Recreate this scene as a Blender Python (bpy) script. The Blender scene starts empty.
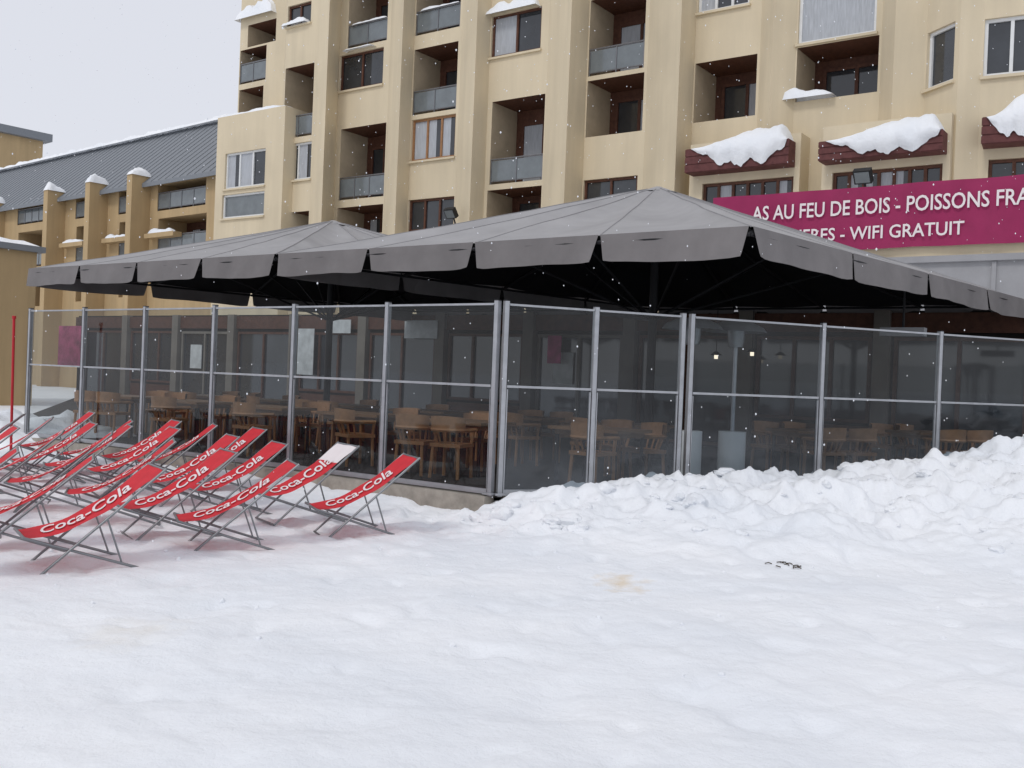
import bpy, bmesh, math, random
from mathutils import Vector, Matrix, noise
random.seed(7)
scene = bpy.context.scene
V = Vector
# ------------------------------------------------------------------ camera
ROLL, PITCH, EYE = 0.040, -0.006, 1.6
F = V((0, math.cos(PITCH), math.sin(PITCH)))
U0 = V((0, -math.sin(PITCH), math.cos(PITCH)))
R0 = V((1, 0, 0))
R = R0*math.cos(ROLL) + U0*math.sin(ROLL)
U = -R0*math.sin(ROLL) + U0*math.cos(ROLL)
cam = bpy.data.cameras.new("camera"); cam.sensor_width = 36; cam.lens = 35.16
cam.clip_end = 3000; cam.clip_start = 0.05
co = bpy.data.objects.new("camera", cam); scene.collection.objects.link(co)
m = Matrix.Identity(4)
for i in range(3):
    m[i][0] = R[i]; m[i][1] = U[i]; m[i][2] = -F[i]
m.translation = V((0, 0, EYE))
co.matrix_world = m
scene.camera = co

def bearing(a, b):
    """direction of a surveyed sight line (measured from the photo station)"""
    return R*((a-512)/1000.0) + U*((384-b)/1000.0) + F

# ------------------------------------------------------------------ materials
def newmat(name):
    mt = bpy.data.materials.new(name); mt.use_nodes = True
    nt = mt.node_tree; b = nt.nodes["Principled BSDF"]
    return mt, nt, b
def pmat(name, col, rough=0.7, var=0.12, scale=3.0, metal=0.0, bump=0.0, bscale=20, streak=False, spec=0.3, grime=0.0):
    mt, nt, b = newmat(name)
    tc = nt.nodes.new("ShaderNodeTexCoord")
    mp = nt.nodes.new("ShaderNodeMapping")
    if streak: mp.inputs["Scale"].default_value = (1.6, 1.6, 0.16)
    nt.links.new(tc.outputs["Object"], mp.inputs["Vector"])
    n = nt.nodes.new("ShaderNodeTexNoise"); n.inputs["Scale"].default_value = scale
    n.inputs["Detail"].default_value = 6; n.inputs["Roughness"].default_value = 0.6
    nt.links.new(mp.outputs[0], n.inputs["Vector"])
    r = nt.nodes.new("ShaderNodeValToRGB")
    r.color_ramp.elements[0].position = 0.3; r.color_ramp.elements[1].position = 0.7
    lo = [c*(1-var) for c in col]; hi = [min(1, c*(1+var)) for c in col]
    r.color_ramp.elements[0].color = (*lo, 1); r.color_ramp.elements[1].color = (*hi, 1)
    nt.links.new(n.outputs["Fac"], r.inputs["Fac"])
    last = r.outputs["Color"]
    if grime > 0:
        n3 = nt.nodes.new("ShaderNodeTexNoise"); n3.inputs["Scale"].default_value = 0.35; n3.inputs["Detail"].default_value = 7
        nt.links.new(tc.outputs["Object"], n3.inputs["Vector"])
        mr = nt.nodes.new("ShaderNodeMapRange"); mr.inputs[1].default_value = 0.45; mr.inputs[2].default_value = 0.75
        mr.inputs[3].default_value = 0; mr.inputs[4].default_value = grime
        nt.links.new(n3.outputs["Fac"], mr.inputs[0])
        mx = nt.nodes.new("ShaderNodeMix"); mx.data_type = 'RGBA'
        nt.links.new(mr.outputs[0], mx.inputs["Factor"]); nt.links.new(last, mx.inputs["A"])
        mx.inputs["B"].default_value = (col[0]*0.55, col[1]*0.55, col[2]*0.55, 1)
        last = mx.outputs["Result"]
    nt.links.new(last, b.inputs["Base Color"])
    b.inputs["Roughness"].default_value = rough; b.inputs["Metallic"].default_value = metal
    b.inputs["Specular IOR Level"].default_value = spec
    if bump > 0:
        n2 = nt.nodes.new("ShaderNodeTexNoise"); n2.inputs["Scale"].default_value = bscale
        n2.inputs["Detail"].default_value = 5
        nt.links.new(tc.outputs["Object"], n2.inputs["Vector"])
        bp = nt.nodes.new("ShaderNodeBump"); bp.inputs["Strength"].default_value = bump
        bp.inputs["Distance"].default_value = 0.02
        nt.links.new(n2.outputs["Fac"], bp.inputs["Height"])
        nt.links.new(bp.outputs["Normal"], b.inputs["Normal"])
    return mt
def glassmat(name, tint=(0.9, 0.93, 0.93), dirt=0.06, gl=1.0, low=0.0):
    mt = bpy.data.materials.new(name); mt.use_nodes = True; nt = mt.node_tree
    nt.nodes.clear()
    out = nt.nodes.new("ShaderNodeOutputMaterial")
    tr = nt.nodes.new("ShaderNodeBsdfTransparent"); tr.inputs[0].default_value = (*tint, 1)
    gs = nt.nodes.new("ShaderNodeBsdfGlossy"); gs.inputs["Roughness"].default_value = 0.03
    lw = nt.nodes.new("ShaderNodeLayerWeight"); lw.inputs[0].default_value = 0.5
    pw = nt.nodes.new("ShaderNodeMath"); pw.operation = 'POWER'; pw.inputs[1].default_value = 4.0
    nt.links.new(lw.outputs["Facing"], pw.inputs[0])
    ma = nt.nodes.new("ShaderNodeMath"); ma.operation = 'MULTIPLY_ADD'; ma.inputs[1].default_value = 0.8*gl; ma.inputs[2].default_value = 0.05*gl
    nt.links.new(pw.outputs[0], ma.inputs[0])
    m1 = nt.nodes.new("ShaderNodeMixShader")
    nt.links.new(ma.outputs[0], m1.inputs[0])
    nt.links.new(tr.outputs[0], m1.inputs[1]); nt.links.new(gs.outputs[0], m1.inputs[2])
    df = nt.nodes.new("ShaderNodeBsdfDiffuse"); df.inputs[0].default_value = (0.55, 0.60, 0.66, 1)
    m2 = nt.nodes.new("ShaderNodeMixShader")
    tc = nt.nodes.new("ShaderNodeTexCoord")
    n = nt.nodes.new("ShaderNodeTexNoise"); n.inputs["Scale"].default_value = 1.3; n.inputs["Detail"].default_value = 8
    nt.links.new(tc.outputs["Object"], n.inputs["Vector"])
    mr = nt.nodes.new("ShaderNodeMapRange"); mr.inputs[1].default_value = 0.4; mr.inputs[2].default_value = 0.75
    mr.inputs[3].default_value = dirt*0.25; mr.inputs[4].default_value = dirt*1.8
    nt.links.new(n.outputs["Fac"], mr.inputs[0])
    last = mr.outputs[0]
    if low > 0:
        sp = nt.nodes.new("ShaderNodeSeparateXYZ"); nt.links.new(tc.outputs["Object"], sp.inputs[0])
        m3 = nt.nodes.new("ShaderNodeMapRange"); m3.inputs[1].default_value = 0.3; m3.inputs[2].default_value = 1.1
        m3.inputs[3].default_value = low; m3.inputs[4].default_value = 0.0
        nt.links.new(sp.outputs[2], m3.inputs[0])
        n4 = nt.nodes.new("ShaderNodeTexNoise"); n4.inputs["Scale"].default_value = 3; n4.inputs["Detail"].default_value = 8
        nt.links.new(tc.outputs["Object"], n4.inputs["Vector"])
        mm = nt.nodes.new("ShaderNodeMath"); mm.operation = 'MULTIPLY_ADD'
        nt.links.new(m3.outputs[0], mm.inputs[0]); nt.links.new(n4.outputs["Fac"], mm.inputs[1]); nt.links.new(last, mm.inputs[2])
        last = mm.outputs[0]
    nt.links.new(last, m2.inputs[0])
    nt.links.new(m1.outputs[0], m2.inputs[1]); nt.links.new(df.outputs[0], m2.inputs[2])
    nt.links.new(m2.outputs[0], out.inputs[0])
    return mt

M = {}
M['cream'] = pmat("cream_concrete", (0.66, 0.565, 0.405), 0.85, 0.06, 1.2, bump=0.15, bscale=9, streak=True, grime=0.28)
M['creamshade'] = pmat("cream_concrete_shaded", (0.46, 0.38, 0.27), 0.9, 0.1, 2)  # darker copy of the cream, recess shade put into the colour
M['ochre'] = pmat("ochre_render", (0.46, 0.335, 0.185), 0.85, 0.10, 1.2, streak=True, grime=0.25)
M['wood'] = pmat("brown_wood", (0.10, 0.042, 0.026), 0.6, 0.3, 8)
M['woodlt'] = pmat("varnished_wood", (0.33, 0.17, 0.08), 0.5, 0.2, 8)
M['redwood'] = pmat("planter_wood", (0.12, 0.042, 0.04), 0.7, 0.25, 6)
M['white'] = pmat("white_frame", (0.72, 0.73, 0.73), 0.5, 0.05, 5)
M['curtain'] = pmat("curtain", (0.42, 0.44, 0.47), 0.9, 0.15, 14, streak=True)
M['darkglass'] = pmat("window_glass", (0.03, 0.034, 0.04), 0.05, 0.3, 1.0, spec=0.8)
M['greyglass'] = pmat("balcony_glass", (0.15, 0.17, 0.18), 0.12, 0.15, 2.0, spec=0.8)
M['rail'] = pmat("rail_metal", (0.20, 0.20, 0.21), 0.4, 0.1, 5, metal=0.6)
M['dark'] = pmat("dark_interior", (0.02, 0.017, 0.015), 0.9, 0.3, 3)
M['alu'] = pmat("aluminium", (0.42, 0.43, 0.45), 0.42, 0.12, 6, metal=0.75)
M['greywall'] = pmat("grey_wall", (0.32, 0.32, 0.33), 0.85, 0.08, 1.5, bump=0.1)
M['pillar'] = pmat("pillar_plaster", (0.20, 0.18, 0.155), 0.85, 0.15, 2)
M['plinth'] = pmat("concrete_plinth", (0.33, 0.30, 0.26), 0.9, 0.25, 5, bump=0.3)
M['deck'] = pmat("timber_deck", (0.04, 0.033, 0.03), 0.8, 0.25, 6)
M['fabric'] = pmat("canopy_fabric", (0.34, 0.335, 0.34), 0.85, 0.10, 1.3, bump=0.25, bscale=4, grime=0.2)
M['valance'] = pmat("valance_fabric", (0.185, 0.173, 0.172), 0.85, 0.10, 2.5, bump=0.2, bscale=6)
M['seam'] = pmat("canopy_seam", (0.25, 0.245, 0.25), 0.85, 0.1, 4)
M['undershade'] = pmat("canopy_undershade", (0.013, 0.013, 0.015), 0.9, 0.2, 2)  # near-black colour stands in for the shade under the canopy
M['black'] = pmat("black_metal", (0.016, 0.016, 0.018), 0.55, 0.2, 4)
M['steel'] = pmat("steel_tube", (0.24, 0.25, 0.26), 0.4, 0.1, 8, metal=0.8)
M['red'] = pmat("red_canvas", (0.58, 0.022, 0.034), 0.75, 0.12, 7, bump=0.15, bscale=60)
M['lett'] = pmat("white_print", (0.78, 0.72, 0.72), 0.7, 0.04, 7)
M['magenta'] = pmat("banner_vinyl", (0.29, 0.020, 0.09), 0.6, 0.10, 1.5, bump=0.2, bscale=3)
M['chairwood'] = pmat("chair_wood", (0.36, 0.185, 0.085), 0.5, 0.25, 6)
M['tablewood'] = pmat("table_wood", (0.22, 0.12, 0.06), 0.45, 0.2, 6)
M['enamel'] = pmat("white_enamel", (0.78, 0.79, 0.79), 0.35, 0.06, 4)
M['redpole'] = pmat("red_paint", (0.45, 0.02, 0.03), 0.5, 0.1, 5)
M['poster'] = pmat("poster_paper", (0.50, 0.09, 0.22), 0.6, 0.5, 2.5)
M['paper'] = pmat("pale_paper", (0.6, 0.62, 0.62), 0.6, 0.2, 4)
M['dirt'] = pmat("dead_leaf", (0.05, 0.035, 0.02), 0.9, 0.3, 30)
M['glass'] = glassmat("windbreak_glass", (0.64, 0.68, 0.69), 0.014, 0.8)
M['glasslow'] = glassmat("windbreak_glass_frosted", (0.52, 0.57, 0.60), 0.03, 0.8, 0.22)
mt, nt, b = newmat("metal_roof"); M['roof'] = mt
b.inputs["Base Color"].default_value = (0.19, 0.205, 0.225, 1); b.inputs["Roughness"].default_value = 0.6
mt = bpy.data.materials.new("lamp_glow"); mt.use_nodes = True; nt = mt.node_tree
nt.nodes["Principled BSDF"].inputs["Emission Color"].default_value = (1, 0.85, 0.65, 1)
nt.nodes["Principled BSDF"].inputs["Emission Strength"].default_value = 1.6
M['bulb'] = mt
def snowmat(name, stain=False):
    mt, nt, b = newmat(name)
    tc = nt.nodes.new("ShaderNodeTexCoord")
    n = nt.nodes.new("ShaderNodeTexNoise"); n.inputs["Scale"].default_value = 0.6; n.inputs["Detail"].default_value = 8
    nt.links.new(tc.outputs["Object"], n.inputs["Vector"])
    r = nt.nodes.new("ShaderNodeValToRGB")
    r.color_ramp.elements[0].position = 0.3; r.color_ramp.elements[1].position = 0.7
    r.color_ramp.elements[0].color = (0.80, 0.83, 0.87, 1); r.color_ramp.elements[1].color = (0.91, 0.922, 0.94, 1)
    nt.links.new(n.outputs["Fac"], r.inputs["Fac"])
    last = r.outputs["Color"]
    if stain:
        for (sx, sy, sr, c, st) in [(0.95, 8.05, 0.24, (0.74, 0.58, 0.36), 0.65), (-2.2, 5.9, 0.35, (0.78, 0.72, 0.62), 0.4)]:
            vm = nt.nodes.new("ShaderNodeVectorMath"); vm.operation = 'SUBTRACT'
            vm.inputs[1].default_value = (sx, sy, 0)
            nt.links.new(tc.outputs["Object"], vm.inputs[0])
            vs = nt.nodes.new("ShaderNodeVectorMath"); vs.operation = 'MULTIPLY'; vs.inputs[1].default_value = (1, 0.7, 0)
            nt.links.new(vm.outputs[0], vs.inputs[0])
            nn = nt.nodes.new("ShaderNodeTexNoise"); nn.inputs["Scale"].default_value = 7
            nt.links.new(tc.outputs["Object"], nn.inputs["Vector"])
            ln = nt.nodes.new("ShaderNodeVectorMath"); ln.operation = 'LENGTH'
            nt.links.new(vs.outputs[0], ln.inputs[0])
            ad = nt.nodes.new("ShaderNodeMath"); ad.operation = 'MULTIPLY_ADD'; ad.inputs[1].default_value = 0.5
            nt.links.new(nn.outputs["Fac"], ad.inputs[0]); nt.links.new(ln.outputs["Value"], ad.inputs[2])
            mr = nt.nodes.new("ShaderNodeMapRange"); mr.inputs[1].default_value = 0.22; mr.inputs[2].default_value = 0.24+sr
            mr.inputs[3].default_value = st; mr.inputs[4].default_value = 0
            nt.links.new(ad.outputs[0], mr.inputs[0])
            mx = nt.nodes.new("ShaderNodeMix"); mx.data_type = 'RGBA'
            nt.links.new(mr.outputs[0], mx.inputs["Factor"]); nt.links.new(last, mx.inputs["A"])
            mx.inputs["B"].default_value = (*c, 1)
            last = mx.outputs["Result"]
    nt.links.new(last, b.inputs["Base Color"])
    b.inputs["Roughness"].default_value = 0.75; b.inputs["Specular IOR Level"].default_value = 0.2
    n2 = nt.nodes.new("ShaderNodeTexNoise"); n2.inputs["Scale"].default_value = 9; n2.inputs["Detail"].default_value = 10
    n2.inputs["Roughness"].default_value = 0.66
    nt.links.new(tc.outputs["Object"], n2.inputs["Vector"])
    bp = nt.nodes.new("ShaderNodeBump"); bp.inputs["Strength"].default_value = 0.6; bp.inputs["Distance"].default_value = 0.045
    nt.links.new(n2.outputs["Fac"], bp.inputs["Height"]); nt.links.new(bp.outputs["Normal"], b.inputs["Normal"])
    return mt
M['snow'] = snowmat("snow"); M['ground'] = snowmat("snow_ground", True)

# ------------------------------------------------------------------ mesh helper
class Acc:
    def __init__(s): s.v = []; s.f = []; s.m = []; s.names = []
    def mi(s, k):
        if k not in s.names: s.names.append(k)
        return s.names.index(k)
    def poly(s, k, pts):
        i = len(s.v); s.v += [tuple(p) for p in pts]; s.f.append(tuple(range(i, i+len(pts)))); s.m.append(s.mi(k))
    def mesh(s, k, vs, fs):
        i = len(s.v); s.v += [tuple(p) for p in vs]; kk = s.mi(k)
        for f in fs: s.f.append(tuple(i+a for a in f)); s.m.append(kk)
    def box(s, k, c, a, b, h):
        c = V(c); a = V(a); b = V(b); h = V(h)
        vs = [c+a*x+b*y+h*z for z in (-1, 1) for y in (-1, 1) for x in (-1, 1)]
        s.mesh(k, vs, [(0,2,3,1),(4,5,7,6),(0,1,5,4),(2,6,7,3),(0,4,6,2),(1,3,7,5)])
    def tube(s, k, pts, r, n=8, r2=None):
        pts = [V(p) for p in pts]; vs = []; N = len(pts)
        for i, p in enumerate(pts):
            d = (pts[min(i+1, N-1)]-pts[max(i-1, 0)]).normalized()
            up = V((0,0,1)) if abs(d.z) < 0.9 else V((1,0,0))
            a = d.cross(up).normalized(); b = d.cross(a)
            rr = r if r2 is None else r+(r2-r)*i/(N-1)
            vs += [p+(a*math.cos(t*2*math.pi/n)+b*math.sin(t*2*math.pi/n))*rr for t in range(n)]
        fs = [(i*n+j, i*n+(j+1)%n, (i+1)*n+(j+1)%n, (i+1)*n+j) for i in range(N-1) for j in range(n)]
        fs += [tuple(range(n-1, -1, -1)), tuple(range((N-1)*n, N*n))]
        s.mesh(k, vs, fs)
    def make(s, name, parent=None, smooth=False):
        me = bpy.data.meshes.new(name); me.from_pydata(s.v, [], s.f)
        for k in s.names: me.materials.append(M[k])
        me.polygons.foreach_set("material_index", s.m)
        if smooth: me.polygons.foreach_set("use_smooth", [True]*len(s.f))
        me.update()
        if smooth:
            try: me.set_sharp_from_angle(angle=math.radians(50))
            except Exception: pass
        o = bpy.data.objects.new(name, me); scene.collection.objects.link(o)
        if parent: o.parent = parent
        return o
def empty(name):
    o = bpy.data.objects.new(name, None); scene.collection.objects.link(o); return o

Z = V((0,0,1))
LD = V((-0.813, 0.583, 0)).normalized()
RD = -LD
ND = V((-0.583, -0.813, 0)).normalized()

def mound(acc, c, a, b, h, nx=14, ny=8, seed=0.0, tilt=0.0, pw=4):
    c = V(c); vs = []; fs = []
    for j in range(ny+1):
        for i in range(nx+1):
            x = 2*i/nx-1; y = 2*j/ny-1
            e = max(0, 1-abs(x)**pw)**0.5*max(0, 1-abs(y)**pw)**0.5
            p = c+V(a)*x+V(b)*y
            nn = 0.75+0.5*noise.noise(p*1.7+V((seed,0,0)))+0.22*noise.noise(p*5+V((seed,0,2)))
            e *= 1+tilt*x
            vs.append(p+Z*(h*e*nn))
    for j in range(ny):
        for i in range(nx):
            q = j*(nx+1)+i; fs.append((q, q+1, q+nx+2, q+nx+1))
    acc.mesh('snow', vs, fs)

# ------------------------------------------------------------------ facade builder
class Plane:
    def __init__(s, p0, p1):
        s.p0 = V((p0[0], p0[1], 0)); s.p1 = V((p1[0], p1[1], 0)); d = s.p1-s.p0
        s.L = d.length; s.d = d.normalized(); s.n = V((s.d.y, -s.d.x, 0))
        if s.n.dot(-s.p0) < 0: s.n = -s.n
    def hit(s, a, b):
        d = bearing(a, b); o = V((0,0,EYE))
        t = (s.p0-o).dot(s.n)/d.dot(s.n); p = o+d*t
        return (p-s.p0).dot(s.d), p.z
    def P(s, u, z, out=0): return s.p0+s.d*u+Z*z+s.n*out

def window(acc, pl, s0, s1, z0, z1, out, frame, n=2, fw=0.07, glass='darkglass', curtain=0):
    acc.poly(glass, [pl.P(s0,z0,out), pl.P(s1,z0,out), pl.P(s1,z1,out), pl.P(s0,z1,out)])
    def bar(a0, a1, b0, b1):
        acc.box(frame, pl.P((a0+a1)/2, (b0+b1)/2, out+0.03), pl.d*(a1-a0)/2, Z*(b1-b0)/2, pl.n*0.035)
    for k in range(n+1):
        x = s0+(s1-s0-fw)*k/n; bar(x, x+fw, z0, z1)
    w = (s1-s0-fw)/n
    for k in range(n):
        bar(s0+w*k+fw, s0+w*(k+1), z0, z0+fw); bar(s0+w*k+fw, s0+w*(k+1), z1-fw, z1)
        if curtain and random.random() < curtain:
            c0 = s0+w*k+fw; c1 = s0+w*(k+1)
            if random.random() < 0.5: c1 = c0+(c1-c0)*0.6
            acc.poly('curtain', [pl.P(c0,z0+fw,out+0.004), pl.P(c1,z0+fw,out+0.004), pl.P(c1,z1-fw,out+0.004), pl.P(c0,z1-fw,out+0.004)])

def wall(acc, pl, z0, z1, mat, ops, clamp=True):
    rects = []
    for o in ops:
        a0, b0, a1, b1, ty = o[:5]; opt = o[5] if len(o) > 5 else {}
        s0 = pl.hit(a0, (b0+b1)/2)[0]; s1 = pl.hit(a1, (b0+b1)/2)[0]
        zt = pl.hit((a0+a1)/2, b0)[1]; zb = pl.hit((a0+a1)/2, b1)[1]
        s0, s1 = min(s0,s1), max(s0,s1)
        if clamp: s0 = max(s0, 0.04); s1 = min(s1, pl.L-0.04)
        if s1-s0 < 0.2: continue
        rects.append((s0, s1, zb, min(zt, z1-0.05), ty, opt))
    cut = [r for r in rects if r[4] in ('bal','win')]
    ss = sorted({0, pl.L} | {x for r in cut for x in r[:2]}); zs = sorted({z0, z1} | {x for r in cut for x in r[2:4]})
    for i in range(len(ss)-1):
        for j in range(len(zs)-1):
            cx = (ss[i]+ss[i+1])/2; cz = (zs[j]+zs[j+1])/2
            if any(r[0] < cx < r[1] and r[2] < cz < r[3] for r in cut): continue
            acc.poly(mat, [pl.P(ss[i],zs[j]), pl.P(ss[i+1],zs[j]), pl.P(ss[i+1],zs[j+1]), pl.P(ss[i],zs[j+1])])
    for (s0,s1,zb,zt,ty,opt) in rects:
        if ty in ('bal','win'):
            dep = opt.get('d', 1.7 if ty == 'bal' else 0.16)
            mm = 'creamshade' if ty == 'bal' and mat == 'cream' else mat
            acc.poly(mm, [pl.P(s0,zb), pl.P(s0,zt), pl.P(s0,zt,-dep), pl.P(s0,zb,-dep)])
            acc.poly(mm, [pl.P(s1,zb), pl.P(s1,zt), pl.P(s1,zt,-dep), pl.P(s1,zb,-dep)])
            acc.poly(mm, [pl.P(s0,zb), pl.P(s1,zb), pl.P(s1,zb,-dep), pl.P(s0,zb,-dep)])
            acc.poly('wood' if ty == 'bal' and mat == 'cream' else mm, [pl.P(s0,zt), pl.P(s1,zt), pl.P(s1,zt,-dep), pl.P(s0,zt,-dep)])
        if ty == 'win':
            window(acc, pl, s0, s1, zb, zt, -dep+0.0, opt.get('f','wood'), opt.get('n',2), 0.09, curtain=opt.get('c',0.0),
                   glass=opt.get('g','darkglass'))
            acc.box(mat, pl.P((s0+s1)/2, zb-0.05, 0.04), pl.d*((s1-s0)/2+0.06), Z*0.04, pl.n*0.06)
        if ty == 'bal':
            w = s1-s0
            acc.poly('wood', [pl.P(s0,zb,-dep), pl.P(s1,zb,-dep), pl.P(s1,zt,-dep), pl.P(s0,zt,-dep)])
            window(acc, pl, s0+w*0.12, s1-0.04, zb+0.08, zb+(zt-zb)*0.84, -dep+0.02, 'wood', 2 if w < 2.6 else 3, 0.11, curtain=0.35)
            if opt.get('r', 1):
                rh = opt.get('rh', 0.98)
                acc.tube('rail', [pl.P(s0+0.02,zb+rh,-0.05), pl.P(s1-0.02,zb+rh,-0.05)], 0.035, 6)
                acc.tube('rail', [pl.P(s0+0.02,zb+0.12,-0.05), pl.P(s1-0.02,zb+0.12,-0.05)], 0.025, 6)
                acc.box('greyglass', pl.P((s0+s1)/2, zb+0.12+(rh-0.16)/2, -0.06), pl.d*((s1-s0)/2-0.05), Z*((rh-0.18)/2), pl.n*0.008)
                nn = max(2, int(w/0.9))
                for q in range(nn+1):
                    x = s0+0.04+(w-0.08)*q/nn
                    acc.box('rail', pl.P(x, zb+rh/2, -0.05), pl.d*0.02, Z*(rh/2), pl.n*0.02)
            if opt.get('s'): mound(SNOW, pl.P((s0+s1)/2+0.1, zb+ (0.97 if opt.get('r',1) else 0.0), -0.05), pl.d*(w/2*0.9), pl.n*0.12, opt['s'], 20, 6, s0)
        if ty == 'box':
            acc.box('redwood', pl.P((s0+s1)/2, (zb+zt)/2, 0.3), pl.d*(s1-s0)/2, Z*(zt-zb)/2, pl.n*0.30)
            nb = 3
            for q in range(nb):
                zz = zb+(zt-zb)*(q+0.5)/nb
                acc.box('redwood', pl.P((s0+s1)/2, zz, 0.61), pl.d*((s1-s0)/2+0.02), Z*((zt-zb)/nb/2-0.02), pl.n*0.012)
            hw=(s1-s0)/2
            vs=[];fs=[];nx=44;ny=18
            for j in range(ny+1):
                for i in range(nx+1):
                    x=i/nx; y=j/ny
                    e=min(1,x/0.55)**0.8*min(1,(1-x)/0.10)**0.5
                    xx=s0+0.12*hw+(1.86*hw)*x
                    hgt=(0.22+0.48*e)*e*(0.9+0.4*noise.noise(V((xx*1.3,y,s1)))+0.15*noise.noise(V((xx*5,y*2,s1))))
                    hang=(zt-zb)*0.95*min(1,x/0.35)*min(1,(1-x)/0.12)**0.6*(0.8+0.6*noise.noise(V((xx*1.7,3,s0)))+0.25*noise.noise(V((xx*6,3,s0))))
                    if y<0.6:
                        t=y/0.6; out=-0.05+0.72*t; z=zt+hgt*(1-0.55*t*t)-0.02
                    else:
                        t=(y-0.6)/0.4; out=0.67+0.14*math.sin(math.pi*min(1,t))*e; z=zt+hgt*0.45*(1-t)-hang*t-0.02
                    out+=0.05*noise.noise(V((xx*3,z*3,1)))+0.03*noise.noise(V((xx*9,z*9,1)))
                    vs.append(pl.P(xx,z,out))
            for j in range(ny):
                for i in range(nx): q=j*(nx+1)+i; fs.append((q,q+1,q+nx+2,q+nx+1))
            SNOW.mesh('snow',vs,fs)

SNOW = Acc()
bld = empty("apartment_building")
A = Acc()
O = V((14.5, 28.8, 0))
def line_pt(a, b, off, O=O, D=LD):
    d = bearing(a, b); o = O+ND*off; t = o.dot(ND)/V((d.x,d.y,0)).dot(ND)
    return (d.x*t, d.y*t)
ZT = 25
segs = [
 (238,0.0,283,0.0,[(240,48,266,82,'bal'),(248,22,276,44,'bal',{'r':0}),(239,88,263,113,'bal',{'r':0})]),
 (283,0.0,284,1.0,[]),
 (284,1.0,314,1.0,[(284,66,313,137,'bal'),(283,143,311,180,'win',{'f':'white','n':2,'c':0.7}),(278,5,311,26,'win',{'n':2}),(278,212,314,236,'bal',{'r':0})]),
 (314,1.0,326,1.5,[]),(326,1.5,338,0.3,[]),
 (338,0.3,388,0.3,[(349,-22,388,44,'bal',{'s':0.12}),(336,52,383,88,'win',{'n':2,'f':'wood'}),(340,126,387,198,'bal'),(337,206,385,234,'bal',{'r':0})]),
 (388,0.3,400,1.3,[]),(400,1.3,412,0.5,[]),
 (412,0.5,459,0.5,[(416,-35,461,31,'bal',{'s':0.15}),(412,46,457,112,'bal'),(410,117,455,159,'win',{'n':3,'f':'woodlt','c':0.6}),(406,198,458,230,'win',{'n':3})]),
 (459,0.5,474,1.3,[]),(474,1.3,488,0.5,[]),
 (488,0.5,546,0.5,[(485,12,541,54,'win',{'n':2,'f':'wood','c':0.3}),(491,98,545,182,'bal'),(487,188,544,216,'bal',{'r':0})]),
 (546,0.5,568,1.6,[]),(568,1.6,586,0.5,[]),
 (586,0.5,646,0.5,[(588,-5,645,72,'bal'),(586,77,643,134,'bal',{'r':0}),(580,178,637,204,'win',{'n':2})]),
 (646,0.5,678,1.9,[]),(678,1.9,693,0.8,[]),
 (693,0.8,758,0.8,[(682,-40,750,10,'win',{'n':3,'f':'white','c':0.4}),(694,59,756,119,'bal',{'r':0})]),
 (758,0.8,770,1.5,[]),(770,1.5,794,0.9,[]),
 (794,0.9,879,0.9,[(798,-30,877,38,'win',{'n':1,'f':'white','g':'greyglass','c':0.9}),(794,42,878,97,'bal',{'r':0})]),
 (879,0.9,892,1.7,[]),(892,1.7,924,1.4,[]),
 (924,1.4,957,2.2,[(926,28,954,85,'win',{'n':1,'f':'white'})]),
 (957,2.2,980,1.9,[]),
 (980,1.9,1130,1.5,[(982,16,1040,74,'win',{'n':2,'f':'white','c':0.4}),(1050,16,1110,74,'win',{'n':2,'f':'white'}),(984,120,1050,147,'box'),(988,158,1040,182,'win',{'n':2})]),
]
prev = None; outline = []
for (a0,o0,a1,o1,ops) in segs:
    p0 = line_pt(a0,100,o0) if prev is None else prev
    p1 = line_pt(a1,100,o1); prev = p1
    outline.append(p0)
    wall(A, Plane(p0,p1), 0, ZT, 'cream', ops)
outline.append(prev)
for (a0,a1,off,top,ops) in [(690,800,1.7,139,[(694,148,795,172,'box'),(702,180,793,203,'win',{'n':6,'c':0.3})]),
                            (822,950,2.4,120,[(826,140,947,160,'box'),(832,168,942,193,'win',{'n':7,'c':0.3})])]:
    p0 = line_pt(a0,165,off); p1 = line_pt(a1,165,off); pl = Plane(p0,p1)
    zt = pl.hit((a0+a1)/2, top)[1]
    wall(A, pl, 0, zt, 'cream', ops, clamp=False)
    for e in (0, pl.L): A.poly('cream', [pl.P(e,0), pl.P(e,zt), pl.P(e,zt,-1.6), pl.P(e,0,-1.6)])
    A.poly('cream', [pl.P(0,zt), pl.P(pl.L,zt), pl.P(pl.L,zt,-1.6), pl.P(0,zt,-1.6)])
bk = [V((p[0],p[1],0))-ND*12 for p in (outline[0], outline[-1])]
roofpts = [V((p[0],p[1],ZT)) for p in outline]+[bk[1]+Z*ZT, bk[0]+Z*ZT]
A.poly('cream', roofpts)
A.poly('cream', [V((*outline[0],0)), V((*outline[0],ZT)), bk[0]+Z*ZT, bk[0]])
A.poly('cream', [V((*outline[-1],0)), V((*outline[-1],ZT)), bk[1]+Z*ZT, bk[1]])
A.poly('cream', [bk[0], bk[1], bk[1]+Z*ZT, bk[0]+Z*ZT])
p0 = line_pt(216,170,1.6); p1 = line_pt(283,170,1.6); pl = Plane(p0,p1); zt = pl.hit(245,113)[1]
wall(A, pl, 0, zt, 'cream', [(225,151,265,187,'win',{'f':'white','n':3,'c':0.8}),(222,193,264,217,'win',{'f':'white','n':1,'g':'greyglass'})])
for e in (0, pl.L): A.poly('cream', [pl.P(e,0), pl.P(e,zt), pl.P(e,zt,-3), pl.P(e,0,-3)])
A.poly('cream', [pl.P(0,zt), pl.P(pl.L,zt), pl.P(pl.L,zt,-3), pl.P(0,zt,-3)])
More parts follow.
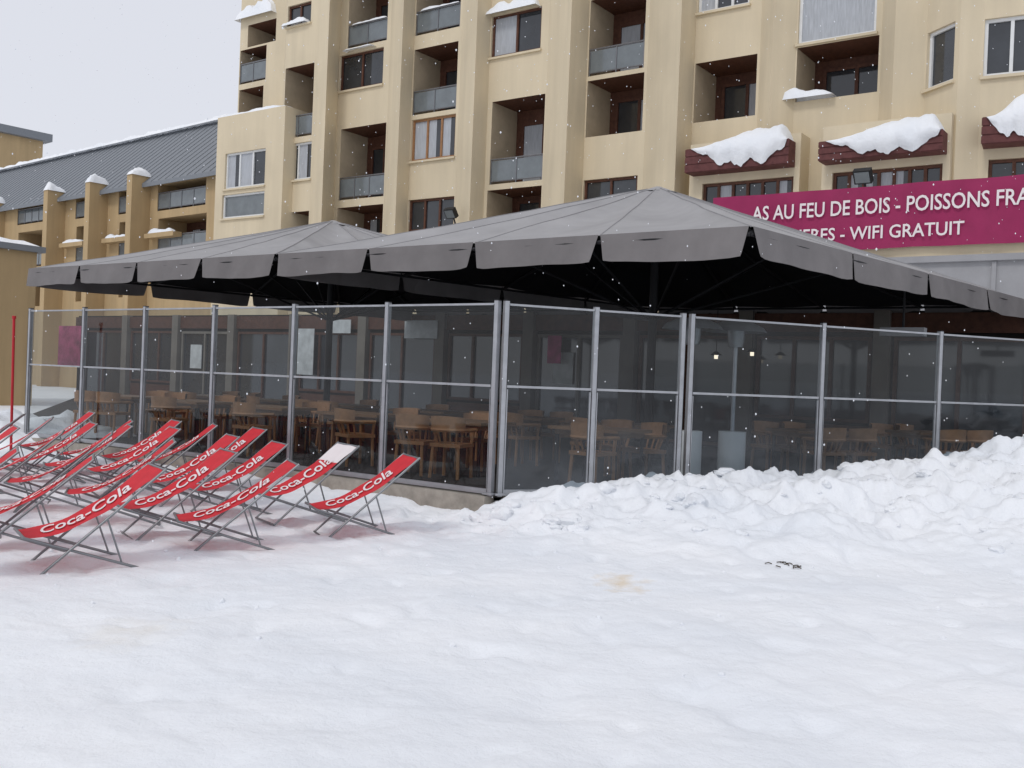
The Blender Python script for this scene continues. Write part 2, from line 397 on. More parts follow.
mound(SNOW, pl.P(pl.L/2,zt,-0.3), pl.d*pl.L/2, pl.n*0.3, 0.18, 30)
A.make("facade", bld)
for (a,b,off,w,h,tl) in [(256,16,0.12,1.35,0.75,0.3),(296,24,1.05,0.8,0.3,0),(512,10,0.62,1.25,0.5,0.3),(808,97,0.98,0.85,0.32,-0.5),(360,48,0.4,0.9,0.10,0)]:
    x, y = line_pt(a,b,off); d = bearing(a,b); z = EYE+d.z*(y/d.y)
    mound(SNOW, (x,y,z-0.05), RD*w, ND*0.22, h, 24, 8, seed=a, tilt=tl)
SNOW.make("ledge_snow", bld, smooth=True)
def flood(a,b,off):
    x,y = line_pt(a,b,off); d = bearing(a,b); z = EYE+d.z*(y/d.y); F_ = Acc(); c = V((x,y,z))
    F_.box('black', c, LD*0.24, (ND*0.8-Z*0.6)*0.10, (Z*0.8+ND*0.6)*0.2)
    F_.box('greyglass', c+(ND*0.8-Z*0.6)*0.105, LD*0.2, (ND*0.8-Z*0.6)*0.006, (Z*0.8+ND*0.6)*0.16)
    F_.tube('black', [c-ND*0.1, c-ND*0.3-Z*0.4, c-ND*0.3-Z*0.9], 0.035)
    F_.make("floodlight")
flood(863,176,3.6); flood(451,213,1.4)

# ------------------------------------------------------------------ left wing
wing = empty("chalet_wing"); W = Acc(); WS = Acc()
wo = V((-14.0, 49.0, 0)); wd = V((-0.77,0.638,0)).normalized()
pw0 = wo+wd*46; pl = Plane((pw0.x,pw0.y), (wo.x,wo.y)); wn = pl.n
ze = 11.2; zr = 15.7
ops = []
for (a0,a1) in [(18,60),(76,103),(119,143),(158,206)]:
    yt = 204-(a0+a1)/2*0.10
    ops.append((a0,yt-14,a1,yt+22,'bal',{'r':1,'rh':0.95}))
    ops.append((a0,yt+30,a1,yt+66,'bal',{'r':1,'rh':0.95}))
    ops.append((a0,yt+74,a1,yt+106,'bal',{'r':0}))
wall(W, pl, 0, ze, 'ochre', ops)
for a in (4,64,106,148,-45,-95):
    s = pl.hit(a,200)[0]; b = pl.P(s,0,0.55)
    W.box('ochre', b+Z*5.8, pl.d*0.26, pl.n*0.55, Z*5.8)
    mound(WS, pl.P(s,11.58,0.55), pl.d*0.33, pl.n*0.6, 0.6, 10, 10, a, pw=3)
    W.box('ochre', pl.P(s+2.0, 8.35, 0.25), pl.d*1.4, Z*0.12, pl.n*0.25)
    mound(WS, pl.P(s+2.0,8.46,0.3), pl.d*1.2, pl.n*0.2, 0.25, 14, 6, a)
e0 = pl.P(-1,ze,0.5); e1 = pl.P(pl.L+0.0,ze,0.5); r0 = pl.P(-1,zr,-4.5); r1 = pl.P(pl.L,zr,-4.5)
W.poly('roof',[e0,e1,r1,r0]); W.poly('roof',[r0,r1,pl.P(pl.L,0,-12),pl.P(-1,0,-12)])
W.box('roof', (e0+e1)/2-Z*0.12, (e1-e0)/2, pl.n*0.03, Z*0.11)
ns = 70
for i in range(ns+1):
    q = e0.lerp(e1,i/ns); t = r0.lerp(r1,i/ns); W.box('roof', (q+t)/2+Z*0.018, (t-q)/2, pl.d*0.012, Z*0.018)
mound(WS, (r0+r1)/2-Z*0.08, (r1-r0)/2, pl.n*0.5, 0.36, 160, 6)
W.poly('ochre',[pl.P(pl.L,0), pl.P(pl.L,ze), pl.P(pl.L,zr,-4.5), pl.P(pl.L,0,-12)])
W.make("walls_and_roof", wing); WS.make("roof_snow", wing, smooth=True)
fb = Acc(); c = V((-55,97,0)); HB=22.0
fb.box('ochre', c+Z*HB/2, wd*10, wn*4, Z*HB/2); fb.box('roof', c+Z*(HB+0.3), wd*10.6, wn*4.6, Z*0.35)
mound(fb, c+Z*(HB+0.64), wd*10.4, wn*4.4, 0.3, 20)
fpl = Plane(tuple((c+wd*10+wn*4.0)[:2]), tuple((c-wd*10+wn*4.0)[:2]))
for q in range(5):
    for zz in (5,9,13,17): window(fb, fpl, 1.0+q*3.8, 3.5+q*3.8, zz+0.5, zz+2.4, 0.02, 'wood', 2)
fb.make("ochre_chalet")
pb = Acc(); c = V((-19.6,34.5,0))
pb.box('ochre', c+Z*2.6, LD*3.0, ND*1.5, Z*2.6)
ppl = Plane(tuple((c+LD*3+ND*1.5)[:2]), tuple((c-LD*3+ND*1.5)[:2]))
window(pb, ppl, 0.8, 2.4, 0.3, 2.4, 0.02, 'wood', 2); window(pb, ppl, 3.4, 5.2, 0.3, 2.4, 0.02, 'wood', 2)
pb.box('roof', c+Z*5.3, LD*3.2, ND*1.7, Z*0.1)
mound(pb, c+Z*5.4, LD*3.1, ND*1.6, 0.35)
pb.make("entrance_porch")

# ------------------------------------------------------------------ annex with banner
ann = empty("restaurant_annex"); B = Acc()
q0 = V((12.1,24,0))+RD*12; q1 = V((12.1,24,0))+LD*8.5
apl = Plane((q1.x,q1.y),(q0.x,q0.y))
for (z0_,z1_,mt_) in [(0,5.0,'greywall'),(5.0,6.7,'cream')]:
    B.poly(mt_, [apl.P(0,z0_), apl.P(apl.L,z0_), apl.P(apl.L,z1_), apl.P(0,z1_)])
B.poly('greywall',[apl.P(0,0),apl.P(0,6.7),apl.P(0,6.7,-5),apl.P(0,0,-5)])
B.poly('snow',[apl.P(0,6.4),apl.P(apl.L,6.4),apl.P(apl.L,6.4,-5),apl.P(0,6.4,-5)])
B.box('greywall', apl.P(apl.L/2,5.0,0.06), apl.d*apl.L/2, Z*0.08, apl.n*0.06)
for k in range(9): B.box('greywall', apl.P(1+k*2.3,2.45,0.02), apl.d*0.05, Z*2.45, apl.n*0.03)
mound(B, apl.P(apl.L/2,6.68,-0.15), apl.d*apl.L/2, apl.n*0.2, 0.12, 60, 5)
B.make("walls", ann)
bn = empty("banner"); C = Acc()
s0 = apl.hit(716,205)[0]; s1 = apl.hit(1120,175)[0]
ztop = apl.hit(1010,177)[1]; zbot = apl.hit(1010,244)[1]
nx = 90; vs=[]; fs=[]
for j in range(9):
    for i in range(nx+1):
        s = s0+(s1-s0)*i/nx; z = zbot+(ztop-zbot)*j/8+0.03*noise.noise(V((s*0.9,j*.3,3)))
        vs.append(apl.P(s, z, 0.17+0.06*noise.noise(V((s*1.1,z*0.8,0)))+0.02*noise.noise(V((s*3.1,z*2.8,0)))))
for j in range(8):
    for i in range(nx): q=j*(nx+1)+i; fs.append((q,q+1,q+nx+2,q+nx+1))
C.mesh('magenta', vs, fs); C.make("vinyl", bn, smooth=True)

def textmesh(body, shear=0.0, bold=0.012):
    cu = bpy.data.curves.new("txt", 'FONT'); cu.body = body; cu.size = 1; cu.shear = shear; cu.offset = bold
    cu.resolution_u = 3
    o = bpy.data.objects.new("txt", cu); scene.collection.objects.link(o)
    bpy.context.view_layer.update()
    me = bpy.data.meshes.new_from_object(o)
    vs = [v.co.copy() for v in me.vertices]; fs = [tuple(p.vertices) for p in me.polygons]
    bpy.data.objects.remove(o); bpy.data.curves.remove(cu); bpy.data.meshes.remove(me)
    x0 = min(v.x for v in vs); x1 = max(v.x for v in vs)
    return [(V(((v.x-x0)/(x1-x0), v.y, 0))) for v in vs], fs
T = Acc(); H = ztop-zbot
def put(body, sa, sb, zb_, hh):
    vs, fs = textmesh(body)
    T.mesh('lett', [apl.P(sa+(sb-sa)*v.x, zb_+v.y*hh, 0.235) for v in vs], fs)
sA = apl.hit(1024,190)[0]; sB = apl.hit(757,210)[0]; cw = (sA-sB)/32
put("AS AU FEU DE BOIS - POISSONS FRAIS", sB-0.2*cw, sB+34.2*cw, zbot+H*0.56, H*0.34)
sC = apl.hit(966,232)[0]; sD = apl.hit(822,232)[0]; cw2=(sC-sD)/18
put("FRITES - BIERES - WIFI GRATUIT", sC-30*cw2, sC, zbot+H*0.16, H*0.29)
T.make("lettering", bn)

# ------------------------------------------------------------------ restaurant front under the canopies
rs = empty("restaurant_front"); Q = Acc()
w0 = V((9.4,19.5,0))+RD*6; w1 = w0+LD*38
rp = Plane((w1.x,w1.y),(w0.x,w0.y)); RH = 3.3
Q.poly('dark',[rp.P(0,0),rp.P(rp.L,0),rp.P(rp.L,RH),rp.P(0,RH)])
Q.poly('greywall',[rp.P(rp.L,0),rp.P(rp.L,RH),rp.P(rp.L,RH,-5),rp.P(rp.L,0,-5)])
Q.poly('snow',[rp.P(0,RH),rp.P(rp.L,RH),rp.P(rp.L,RH,-5.1),rp.P(0,RH,-5.1)])
x = 0.6; k = 0
while x < rp.L-2.4:
    w = 2.5
    kind = k % 5
    if kind in (0,1,3,4):
        window(Q, rp, x, x+w, 0.95 if kind in (1,4) else 0.25, 2.75, 0.03, 'wood', 3 if kind in (1,4) else 2, 0.07)
        if kind in (1,4): Q.box('wood', rp.P(x+w/2,0.55,0.03), rp.d*w/2, Z*0.33, rp.n*0.02)
    else:
        window(Q, rp, x, x+w, 0.25, 2.75, 0.03, 'pillar', 2, 0.08)
        Q.box('paper', rp.P(x+0.8,1.9,0.075), rp.d*0.30, Z*0.4, rp.n*0.01)
    Q.box('pillar', rp.P(x+w+0.22,RH/2,0.1), rp.d*0.16, Z*RH/2, rp.n*0.12)
    x += w+0.45; k += 1
Q.box('wood', rp.P(rp.L/2,3.05,0.05), rp.d*rp.L/2, Z*0.2, rp.n*0.06)
for (a,b,w,h,mk) in [(78,346,0.9,0.75,'poster'),(345,327,0.5,0.2,'paper'),(427,330,0.6,0.25,'paper'),(312,352,0.35,0.7,'paper'),(560,350,0.2,0.35,'poster')]:
    s,z = rp.hit(a,b); Q.box(mk, rp.P(s,z,0.26), rp.d*w, Z*h, rp.n*0.01)
Q.make("front_wall", rs)
D = Acc()
fenceL = [V((-0.2,11.6,0))+V((-1.4,1.0333,0))*k for k in range(7)]
fenceR1 = [V((-0.10,11.6,0)), V((0.98,12.03,0)), V((2.10,12.48,0))]
fenceR2 = [V((2.22,12.52,0))+V((1.875,0.75,0))*k for k in range(6)]
poly = [fenceL[0]]+fenceR1[1:]+fenceR2+[w0, w1, fenceL[6]+V((-3,6,0)), fenceL[6]]
D.poly('deck',[p+Z*0.2 for p in poly])
def plinth(pts):
    for a,b in zip(pts[:-1],pts[1:]):
        d=(b-a); n=V((d.y,-d.x,0)).normalized()
        if n.dot(-a)<0: n=-n
        D.box('plinth',(a+b)/2+Z*0.02+n*0.02, d/2, n*0.09, Z*0.20)
plinth([fenceL[0],fenceL[6]]); plinth([fenceR1[0]+V((0.06,0.02,0)),fenceR1[2]]); plinth([fenceR2[0]+V((0.1,0.04,0)),fenceR2[5]])
D.make("terrace_floor")
# ------------------------------------------------------------------ glass windbreak
fe = empty("glass_windbreak"); FR = Acc(); GL = Acc()
ZB, ZM, ZTOP = 0.24, 1.50, 2.47
def fence(pts, lowmat='glass'):
    for k,p in enumerate(pts):
        d = (pts[min(k+1,len(pts)-1)]-pts[max(k-1,0)]).normalized(); n = V((d.y,-d.x,0))
        FR.box('alu', p+Z*(ZB+ZTOP)/2, d*0.028, n*0.032, Z*((ZTOP-ZB)/2+0.02))
        FR.box('black', p+d*0.0295+Z*(ZB+ZTOP)/2, d*0.003, n*0.034, Z*((ZTOP-ZB)/2-0.02))
        FR.box('alu', p+Z*(ZB+0.01), d*0.07, n*0.07, Z*0.012)
        FR.box('black', p+Z*(ZTOP+0.025), d*0.031, n*0.033, Z*0.006)
    for a,b in zip(pts[:-1],pts[1:]):
        d=(b-a).normalized(); n=V((d.y,-d.x,0))
        if n.dot(-a)<0: n=-n
        a2=a+d*0.033; b2=b-d*0.033; h=(b2-a2)/2; c=(a2+b2)/2
        for z,t,o in [(ZB+0.03,0.03,0),(ZM,0.014,0),(ZTOP-0.02,0.012,0.004)]:
            FR.box('alu', c+Z*z+n*o, h, n*0.018, Z*t)
        for e,sg in ((a2,1),(b2,-1)):
            FR.box('alu', e+d*sg*0.013+Z*(ZM+ZB)/2+n*0.002, d*0.009, n*0.014, Z*((ZM-ZB)/2-0.035))
        tl = random.uniform(-0.006,0.006)
        GL.poly(lowmat,[a2+Z*(ZB+0.05),b2+Z*(ZB+0.05),b2+n*tl+Z*(ZM-0.02),a2+n*tl+Z*(ZM-0.02)])
        GL.poly('glass',[a2+n*0.01+Z*(ZM+0.02),b2+n*0.01+Z*(ZM+0.02),b2+n*(0.01-tl)+Z*(ZTOP-0.03),a2+n*(0.01-tl)+Z*(ZTOP-0.03)])
fence(fenceL); fence(fenceR1,'glasslow'); fence(fenceR2,'glasslow')
FR.make("frame", fe); GL.make("panes", fe)

# ------------------------------------------------------------------ canopies
def canopy(K0, stepL, nL, stepR, nR, apex):
    e = empty("terrace_canopy"); C = Acc(); S = Acc()
    eave = []
    for k in range(nL): eave.append(K0+stepL*k)
    c1 = K0+stepL*nL
    for k in range(nR): eave.append(c1+stepR*k)
    c2 = c1+stepR*nR
    for k in range(nL): eave.append(c2-stepL*k)
    c3 = c2-stepL*nL
    for k in range(nR): eave.append(c3-stepR*k)
    n = len(eave); sub = 6; rings = 12
    pts = []
    for k in range(n):
        a = eave[k]; b = eave[(k+1)%n]
        for s in range(sub): pts.append((a.lerp(b,s/sub), s/sub))
    m_ = len(pts)
    SG = 0.02
    for lay,(mk,dz) in enumerate([('fabric',0),('undershade',-0.035)]):  # second layer is added just below the fabric to paint its underside dark
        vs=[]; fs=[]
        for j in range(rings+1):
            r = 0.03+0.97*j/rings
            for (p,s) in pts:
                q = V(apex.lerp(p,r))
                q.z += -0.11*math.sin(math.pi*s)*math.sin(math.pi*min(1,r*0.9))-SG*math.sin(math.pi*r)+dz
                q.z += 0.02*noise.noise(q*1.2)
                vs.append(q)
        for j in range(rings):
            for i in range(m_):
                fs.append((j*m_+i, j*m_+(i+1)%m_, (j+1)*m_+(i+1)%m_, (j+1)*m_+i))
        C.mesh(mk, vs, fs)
    C.tube('fabric',[apex-Z*0.12,apex+Z*0.0],0.36,16,0.05)
    cen = V((apex.x,apex.y,0))
    for k in range(n):
        a = eave[k]; b = eave[(k+1)%n]; d=(b-a); L=d.length; d=d.normalized()
        out = V((d.y,-d.x,0))
        if out.dot(a-cen) < 0: out=-out
        vs=[];fs=[]; nx=16; ny=6
        for j in range(ny+1):
            for i in range(nx+1):
                x = i/nx; t=j/ny
                ins = 0.015+0.075*t
                xx = ins/L+(1-2*ins/L)*x
                drop = 0.37*t
                if j==ny: drop -= 0.02*abs(2*x-1)**12
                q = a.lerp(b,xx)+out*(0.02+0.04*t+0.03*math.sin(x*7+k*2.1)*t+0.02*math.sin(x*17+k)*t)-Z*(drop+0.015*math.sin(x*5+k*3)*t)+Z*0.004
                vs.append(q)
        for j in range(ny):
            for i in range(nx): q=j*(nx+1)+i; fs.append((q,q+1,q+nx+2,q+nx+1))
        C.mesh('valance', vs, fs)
        path=[]; rib=[]
        for j in range(rings+1):
            r=0.03+0.97*j/rings; q=V(apex.lerp(a,r)); q.z+=-SG*math.sin(math.pi*r)+0.02*noise.noise(V((q.x,q.y,q.z))*1.2)
            path.append(q-Z*0.003); rib.append(q-Z*0.09)
        C.tube('seam', path, 0.011, 5)
        S.tube('black', rib, 0.03, 6)
        S.tube('black', [a-Z*0.09, b-Z*0.09], 0.025, 6)
        if k % 2 == 0: S.tube('black', [V((cen.x,cen.y,2.7)), apex.lerp(a,0.55)-Z*0.15], 0.022, 6)
    S.tube('black',[V((cen.x,cen.y,0.2)),apex-Z*0.05],0.075,12)
    S.box('black',(cen.x,cen.y,0.26),(0.45,0,0),(0,0.45,0),(0,0,0.06))
    C.make("fabric",e,smooth=True); S.make("mast_and_ribs",e,smooth=True)
sL = V((-0.1417,0.1016,0))*11.5; sR = V((1.80,1.9,0))
EZ = 3.45
K0 = V((2.67,11.5,EZ))
canopy(K0, sL, 4, sR, 4, V((2.4,17.4,5.02)))
K1 = K0+sL*4
canopy(K1+V((-0.05,0.03,0.0)), sL*0.94, 4, sR, 4, V((-4.1,22.2,4.93)))

# ------------------------------------------------------------------ patio heaters
def heater(x,y,nm="patio_heater"):
    h=Acc()
    h.tube('enamel',[(0,0,0.0),(0,0,0.06)],0.27,20)
    h.tube('enamel',[(0,0,0.07),(0,0,0.74),(0,0,0.78)],0.19,20)
    h.tube('alu',[(0,0,0.78),(0,0,2.05)],0.03,10)
    h.tube('steel',[(0,0,1.95),(0,0,2.02),(0,0,2.18)],0.10,16,0.13)
    vs=[];n=24
    prof=[(0.0,2.32),(0.2,2.30),(0.36,2.23),(0.42,2.16),(0.40,2.16)]
    for r,z in prof: vs+=[V((r*math.cos(t*2*math.pi/n),r*math.sin(t*2*math.pi/n),z)) for t in range(n)]
    h.mesh('alu',vs,[(i*n+j,i*n+(j+1)%n,(i+1)*n+(j+1)%n,(i+1)*n+j) for i in range(4) for j in range(n)])
    o=h.make(nm,None,smooth=True); o.location=(x,y,0.2)
heater(0.222*13.9,13.9); heater(0.178*13.6,13.6)
# ------------------------------------------------------------------ furniture on terrace
def bistro_chair():
    c=Acc()
    for sx in (-1,1):
        c.tube('chairwood',[(sx*0.21,-0.2,0),(sx*0.20,-0.19,0.44),(sx*0.22,-0.2,0.64)],0.024,6)
        c.tube('chairwood',[(sx*0.21,0.22,0),(sx*0.19,0.19,0.44)],0.024,6)
    c.box('chairwood',(0,0,0.45),(0.23,0,0),(0,0.22,0),(0,0,0.025))
    c.tube('chairwood',[(0.26*math.cos(math.pi*q/10),0.04+0.26*math.sin(math.pi*q/10)-(0.24 if q in (0,10) else 0),0.66) for q in range(11)],0.03,6)
    vs=[];n=10
    for q in range(n+1):
        t=0.35+(math.pi-0.7)*q/n
        for (rr,z) in ((0.25,0.68),(0.275,0.68),(0.285,0.83),(0.26,0.83)): vs.append(V((rr*math.cos(t),0.04+rr*math.sin(t),z+0.02*math.sin(math.pi*q/n)*(z>0.7))))
    c.mesh('chairwood',vs,[(q*4+a,q*4+(a+1)%4,(q+1)*4+(a+1)%4,(q+1)*4+a) for q in range(n) for a in range(4)])
    for q in range(7):
        t=0.45+(math.pi-0.9)*q/6
        c.tube('chairwood',[(0.20*math.cos(t),0.20*math.sin(t),0.45),(0.26*math.cos(t),0.04+0.26*math.sin(t),0.70)],0.014,5)
    return c.make("wooden_armchair",None,smooth=True)
def table():
    c=Acc(); c.box('tablewood',(0,0,0.74),(0.6,0,0),(0,0.4,0),(0,0,0.022))
    c.box('tablewood',(0,0,0.68),(0.52,0,0),(0,0.33,0),(0,0,0.03))
    for sx in (-1,1):
        for sy in (-1,1): c.tube('black',[(sx*0.5,sy*0.3,0),(sx*0.5,sy*0.3,0.66)],0.025,6)
    return c.make("dining_table",None)
ch0=bistro_chair(); tb0=table()
first_c=True; first_t=True
def dup(o,loc,rot,first):
    if first: q=o
    else:
        q=bpy.data.objects.new(o.name.split('.')[0],o.data); scene.collection.objects.link(q)
    q.location=loc; q.rotation_euler=(0,0,rot); return q
ang = math.atan2(0.583,-0.813)
for row in range(2):
    for k in range(6):
        base = V((0.3,13.7,0))+LD*(k*2.05-0.9+row*0.7)-ND*(0.0+row*2.4)+V((0,0,0.204))
        if row==0 and k==0: base += V((0.2,0.6,0))
        rot = ang+random.uniform(-0.12,0.12)
        dup(tb0,base,rot,first_t); first_t=False
        for sx in (-0.3,0.3):
            for sy in (-1,1):
                if random.random()<0.28: continue
                off = Matrix.Rotation(rot,3,'Z')@V((sx,sy*(0.60+random.uniform(-0.08,0.15)),0))
                dup(ch0,base+off,rot+(0 if sy>0 else math.pi)+random.uniform(-0.45,0.45),first_c); first_c=False
for (x,y) in [(4.8,15.9),(7.2,17.2)]:
    base=V((x,y,0.204)); rot=0.4
    dup(tb0,base,rot,False)
    for sx in (-0.3,0.3):
        for sy in (-1,1):
            off=Matrix.Rotation(rot,3,'Z')@V((sx,sy*0.65,0))
            dup(ch0,base+off,rot+(0 if sy>0 else math.pi)+random.uniform(-0.35,0.35),False)
for (a,b,t) in [(716,357,21.5),(752,354,21.5)]:
    d=bearing(a,b); p=V((0,0,EYE))+d*(t/d.y)
    L_=Acc(); L_.tube('black',[p+Z*(3.3-p.z if p.z<3.2 else 0.3),p+Z*0.06],0.008,5)
    L_.tube('bulb',[p-Z*0.04,p,p+Z*0.04],0.04,10)
    L_.tube('black',[p+Z*0.04,p+Z*0.12],0.13,12,0.03)
    L_.make("pendant_lamp")
d=bearing(903,332); p=V((0,0,EYE))+d*(16.5/d.y); L_=Acc()
L_.box('greywall',p,RD*0.35,ND*0.10,Z*0.07); L_.tube('black',[p+Z*0.07,p+Z*0.75],0.02,6); L_.make("infrared_heater")

# ------------------------------------------------------------------ ground
C0=V((-0.1,11.6,0)); ee=V((0.928,0.371,0)).normalized(); nn_=V((0.371,-0.928,0))
def sm(x): x=max(0,min(1,x)); return x*x*(3-2*x)
def interp(x,tab):
    if x<=tab[0][0]: return tab[0][1]
    for (a,b),(c,d) in zip(tab[:-1],tab[1:]):
        if x<=c: return b+(d-b)*(x-a)/(c-a)
    return tab[-1][1]
def bank(x,y):
    r=V((x,y,0))-C0; a=r.dot(ee); d=r.dot(nn_)
    if a<-2.6 or d<-0.6 or d>8: return 0,0
    a+=0.35*noise.noise(V((x*0.8,y*0.8,5)))
    Hh=interp(a,[(-2.0,0.0),(-0.7,0.08),(0.4,0.30),(2,0.47),(4.5,0.62),(6.2,0.80),(7.3,1.08),(9,1.4),(14,1.5)])
    Wd=interp(a,[(-1,1.2),(1,2.6),(4,4.0),(8,5.6),(14,6)])*(1+0.3*noise.noise(V((x*0.5,y*0.5,8))))
    if d<-0.12: p=0.0 if d<-0.4 else 0.6*sm((d+0.4)/0.28)
    elif d<0.8: p=0.72+0.28*sm(d/0.8)
    else:
        t=min(1,(d-0.8)/Wd); p=(1-t)**1.5*(1+0.5*t)
    return Hh*max(0,p), max(0,p)
def height(x,y):
    h,p=bank(x,y)
    q=V((x,y,0))
    near = abs(x)<25 and -5<y<20
    z=0.05*noise.noise(q*0.4)+0.035*noise.noise(q*1.1+V((3,1,0)))
    if near:
        z+=0.018*noise.noise(q*3.0)+0.008*noise.noise(q*8)+0.004*noise.noise(q*19)
        z-=0.07*max(0,noise.noise(q*2.2+V((9,4,2)))-0.18)
        z-=0.09*max(0,noise.noise(V((x*4.2,y*3.0,7)))-0.30)
    if p>0:
        w=min(1,p*1.8)
        f=noise.noise(q*1.1+V((0,0,4)))*0.20+noise.noise(q*2.8)*0.15+noise.noise(q*6)*0.075+noise.noise(q*13)*0.035+noise.noise(q*24)*0.012
        f+=0.12*max(0,0.2-abs(noise.noise(q*2.0+V((1,8,0)))))*2
        wv=V((noise.noise(q*3),noise.noise(q*3+V((5,5,5))),0))*0.6
        cl=noise.voronoi(q*3.4+wv)[0]; f+=0.07*(0.42-cl[0])
        h+=f*w*(0.35+0.65*min(1,h/0.4))
    r=V((x,y,0))-fenceL[0]; a=r.dot(LD); d=r.dot(ND)
    if -0.5<a<12 and d>-0.1: z+=0.12*math.exp(-(d/0.45)**2)*(0.6+0.8*noise.noise(q*0.9))*sm((a+0.5)/1.0)
    if d<-0.1 and a>-2: z=min(z,0.05)
    return z+h
def axis(lo,hi,st,far):
    xs=[]; x=lo
    while x<hi: xs.append(x); x+=st
    xs.append(hi)
    s=st; x=hi
    while x<far: s*=1.25; x+=s; xs.append(x)
    s=st; x=lo; pre=[]
    while x>-far: s*=1.25; x-=s; pre.append(x)
    return pre[::-1]+xs
xs=axis(-8,10.2,0.036,900); ys=axis(3.2,14.2,0.036,900)
vs=[(x,y,height(x,y)) for y in ys for x in xs]; nx=len(xs); ny=len(ys)
fs=[(j*nx+i,j*nx+i+1,(j+1)*nx+i+1,(j+1)*nx+i) for j in range(ny-1) for i in range(nx-1)]
me=bpy.data.meshes.new("snow_ground"); me.from_pydata(vs,[],fs); me.materials.append(M['ground'])
me.polygons.foreach_set("use_smooth",[True]*len(fs)); me.update()
g=bpy.data.objects.new("snow_ground",me); scene.collection.objects.link(g)
bmc=bmesh.new(); bmesh.ops.create_icosphere(bmc,subdivisions=3,radius=1)
icv=[v.co.copy() for v in bmc.verts]; icf=[tuple(v.index for v in f.verts) for f in bmc.faces]; bmc.free()
CL=Acc()
for i in range(260):
    a=random.uniform(-0.6,10.5); d=random.uniform(0.1,interp(a,[(0,1.8),(4,3.8),(9,5)]))
    if random.random()<0.5: d=random.uniform(0.1,1.8)
    p=C0+ee*a+nn_*d; r=random.choice([0.02,0.03,0.03,0.04,0.05,0.08,0.13])*random.uniform(0.7,1.2)
    if d>2.6: r*=0.5
    z=height(p.x,p.y); sc=V((random.uniform(0.8,1.6),random.uniform(0.8,1.4),random.uniform(0.45,0.75))); rot=Matrix.Rotation(random.uniform(0,6.3),3,'Z')
    CL.mesh('snow',[V((p.x,p.y,z-r*0.12))+rot@V((v.x*sc.x,v.y*sc.y,v.z*sc.z))*r*(1+0.5*noise.noise(v*1.2+V((i,0,0)))+0.25*noise.noise(v*3+V((i,0,0)))) for v in icv],icf)
for i in range(70):
    x=random.uniform(-6,6); y=random.uniform(5,11); r=random.uniform(0.008,0.022)
    z=height(x,y); CL.mesh('snow',[V((x,y,z))+v*r*(1+0.4*noise.noise(v*1.3+V((i,7,0)))) for v in icv],icf)
CL.make("snow_clumps",None,smooth=True)
DB=Acc()
for i in range(10):
    x=2.50+random.uniform(-0.12,0.12); y=8.95+random.uniform(-0.08,0.08); z=height(x,y)+0.008
    t=random.uniform(0,6.3); DB.tube('dirt',[(x,y,z),(x+0.03*math.cos(t),y+0.03*math.sin(t),z+0.006),(x+0.06*math.cos(t+.5),y+0.06*math.sin(t+.5),z)],0.005,5)
DB.make("twig_litter")

# ------------------------------------------------------------------ deck chairs
tv,tf=textmesh("Coca-Cola",shear=0.4,bold=0.014)
def deckchair(head=False):
    c=Acc(); w=0.29
    A_=V((-0.46,0,0.34)); B_=V((0.62,0,0.90)); sag=0.12
    def sl(s,y=0,up=0):
        p=A_.lerp(B_,s); p.z-=sag*math.sin(math.pi*s**0.85); p.y=y
        if up: p+=V((-0.45,0,0.89))*up
        return p
    n=18
    for k0,k1,mk in ([(0,n,'red')] if not head else [(0,n-4,'red'),(n-4,n,'lett')]):
        vs=[sl(i/n,y,0.006*math.sin(i*0.9+y*20)) for i in range(k0,k1+1) for y in (-w+0.02,-0.1,0.1,w-0.02)]
        fs=[(i*4+j,i*4+j+1,(i+1)*4+j+1,(i+1)*4+j) for i in range(k1-k0) for j in range(3)]
        c.mesh(mk,vs,fs)
    c.mesh('lett',[sl(0.14+0.66*v.x,(v.y-0.33)*0.42,0.013) for v in tv],tf)
    for sy in (-w,w):
        c.tube('steel',[(-0.36,sy,0.012),(0.64,sy,0.915)],0.0125,8)
        yy=sy*0.93
        c.tube('steel',[(0.50,yy,0.012),(-0.48,yy,0.35)],0.0125,8)
        c.tube('steel',[(0.30,yy*0.97,0.09),(0.17,yy*1.03,0.48)],0.009,6)
    c.tube('steel',[(0.63,-w,0.905),(0.63,w,0.905)],0.0125,8)
    c.tube('steel',[(-0.47,-w*0.93,0.345),(-0.47,w*0.93,0.345)],0.0125,8)
    c.tube('steel',[(-0.36,-w,0.014),(-0.36,w,0.014)],0.0125,8)
    c.tube('steel',[(0.50,-w*0.93,0.014),(0.50,w*0.93,0.014)],0.0125,8)
    return c.make("deck_chair",None,smooth=True)
dc=deckchair(); dch=deckchair(True); usedd=False
spots=[(i,j) for j in range(4) for i in range(10)]+[(i,-0.85) for i in range(4,9)]
for (i,j) in spots:
        x=-1.47-0.78*i-0.96*j; y=9.85+0.56*i-1.02*j
        if x/y<-0.68: continue
        x+=random.uniform(-0.08,0.08); y+=random.uniform(-0.08,0.08)
        if i==1 and j==0: o=dch
        elif not usedd: o=dc; usedd=True
        else:
            o=bpy.data.objects.new("deck_chair",dc.data); scene.collection.objects.link(o)
        k=random.uniform(0.86,0.92)
        o.scale=(0.9,0.92,k)
        o.location=(x,y,height(x,y)-0.015); o.rotation_euler=(0,0,math.radians(27)+random.uniform(-0.12,0.12))

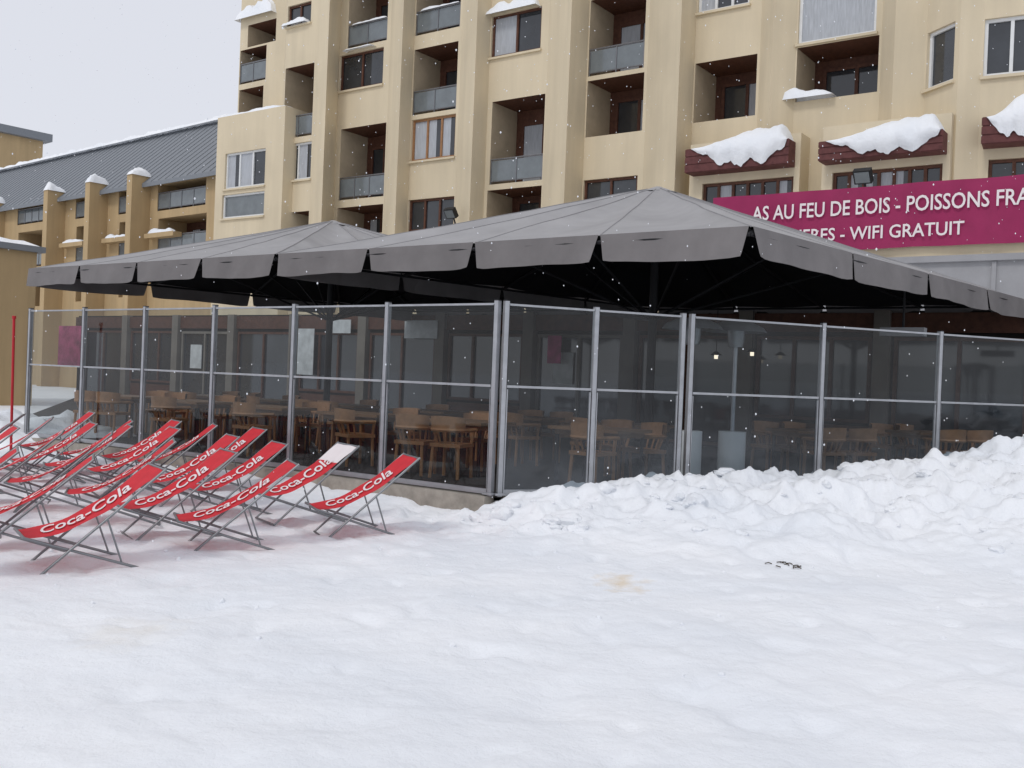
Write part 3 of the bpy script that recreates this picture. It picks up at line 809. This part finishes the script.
PO=Acc(); PO.tube('redpole',[(-8.27,16.6,0),(-8.30,16.6,2.25)],0.022,10); PO.tube('redpole',[(-8.30,16.6,2.25),(-8.30,16.6,2.30)],0.032,10); PO.make("piste_marker_pole",None,smooth=True)
SP=Acc(); mound(SP,(-9.8,19.2,-0.05),(2.2,-1.2,0),(0.8,1.2,0),0.7,30,20); SP.make("snow_heap",None,smooth=True)

# ------------------------------------------------------------------ falling snow
FS=Acc()
ov=[V(p) for p in ((1,0,0),(-1,0,0),(0,1,0),(0,-1,0),(0,0,1),(0,0,-1))]
of=[(0,2,4),(2,1,4),(1,3,4),(3,0,4),(2,0,5),(1,2,5),(3,1,5),(0,3,5)]
for i in range(2600):
    y=random.uniform(3.5,22); x=random.uniform(-0.6,0.6)*y; z=random.uniform(0.1,8)
    if y>11.2 and z<3.6: continue
    r=random.uniform(0.0025,0.0055)*(0.6+y/16)
    FS.mesh('snow',[V((x,y,z))+V((v.x,v.y,v.z*1.4))*r for v in ov],of)
FS.make("falling_snow")

# ------------------------------------------------------------------ light
w=bpy.data.worlds.new("World"); scene.world=w; w.use_nodes=True; nt=w.node_tree
bg=nt.nodes["Background"]; sky=nt.nodes.new("ShaderNodeTexSky"); sky.sky_type='NISHITA'; sky.sun_disc=False
SE,SA=math.radians(48),math.radians(215)
sky.sun_elevation=SE; sky.sun_rotation=SA
mx=nt.nodes.new("ShaderNodeMix"); mx.data_type='RGBA'; mx.inputs["Factor"].default_value=0.9
nt.links.new(sky.outputs[0],mx.inputs["A"]); mx.inputs["B"].default_value=(7.9,8.05,8.7,1)
nt.links.new(mx.outputs["Result"],bg.inputs["Color"]); bg.inputs["Strength"].default_value=0.1
sl=bpy.data.lights.new("sun",'SUN'); sl.energy=0.85; sl.angle=math.radians(12); sl.color=(1,0.97,0.93)
so=bpy.data.objects.new("sun",sl); scene.collection.objects.link(so)
sd=V((math.sin(SA)*math.cos(SE),math.cos(SA)*math.cos(SE),math.sin(SE)))
so.rotation_euler=sd.to_track_quat('Z','Y').to_euler()
scene.view_settings.view_transform='Standard'; scene.view_settings.look='None'; scene.view_settings.exposure=0
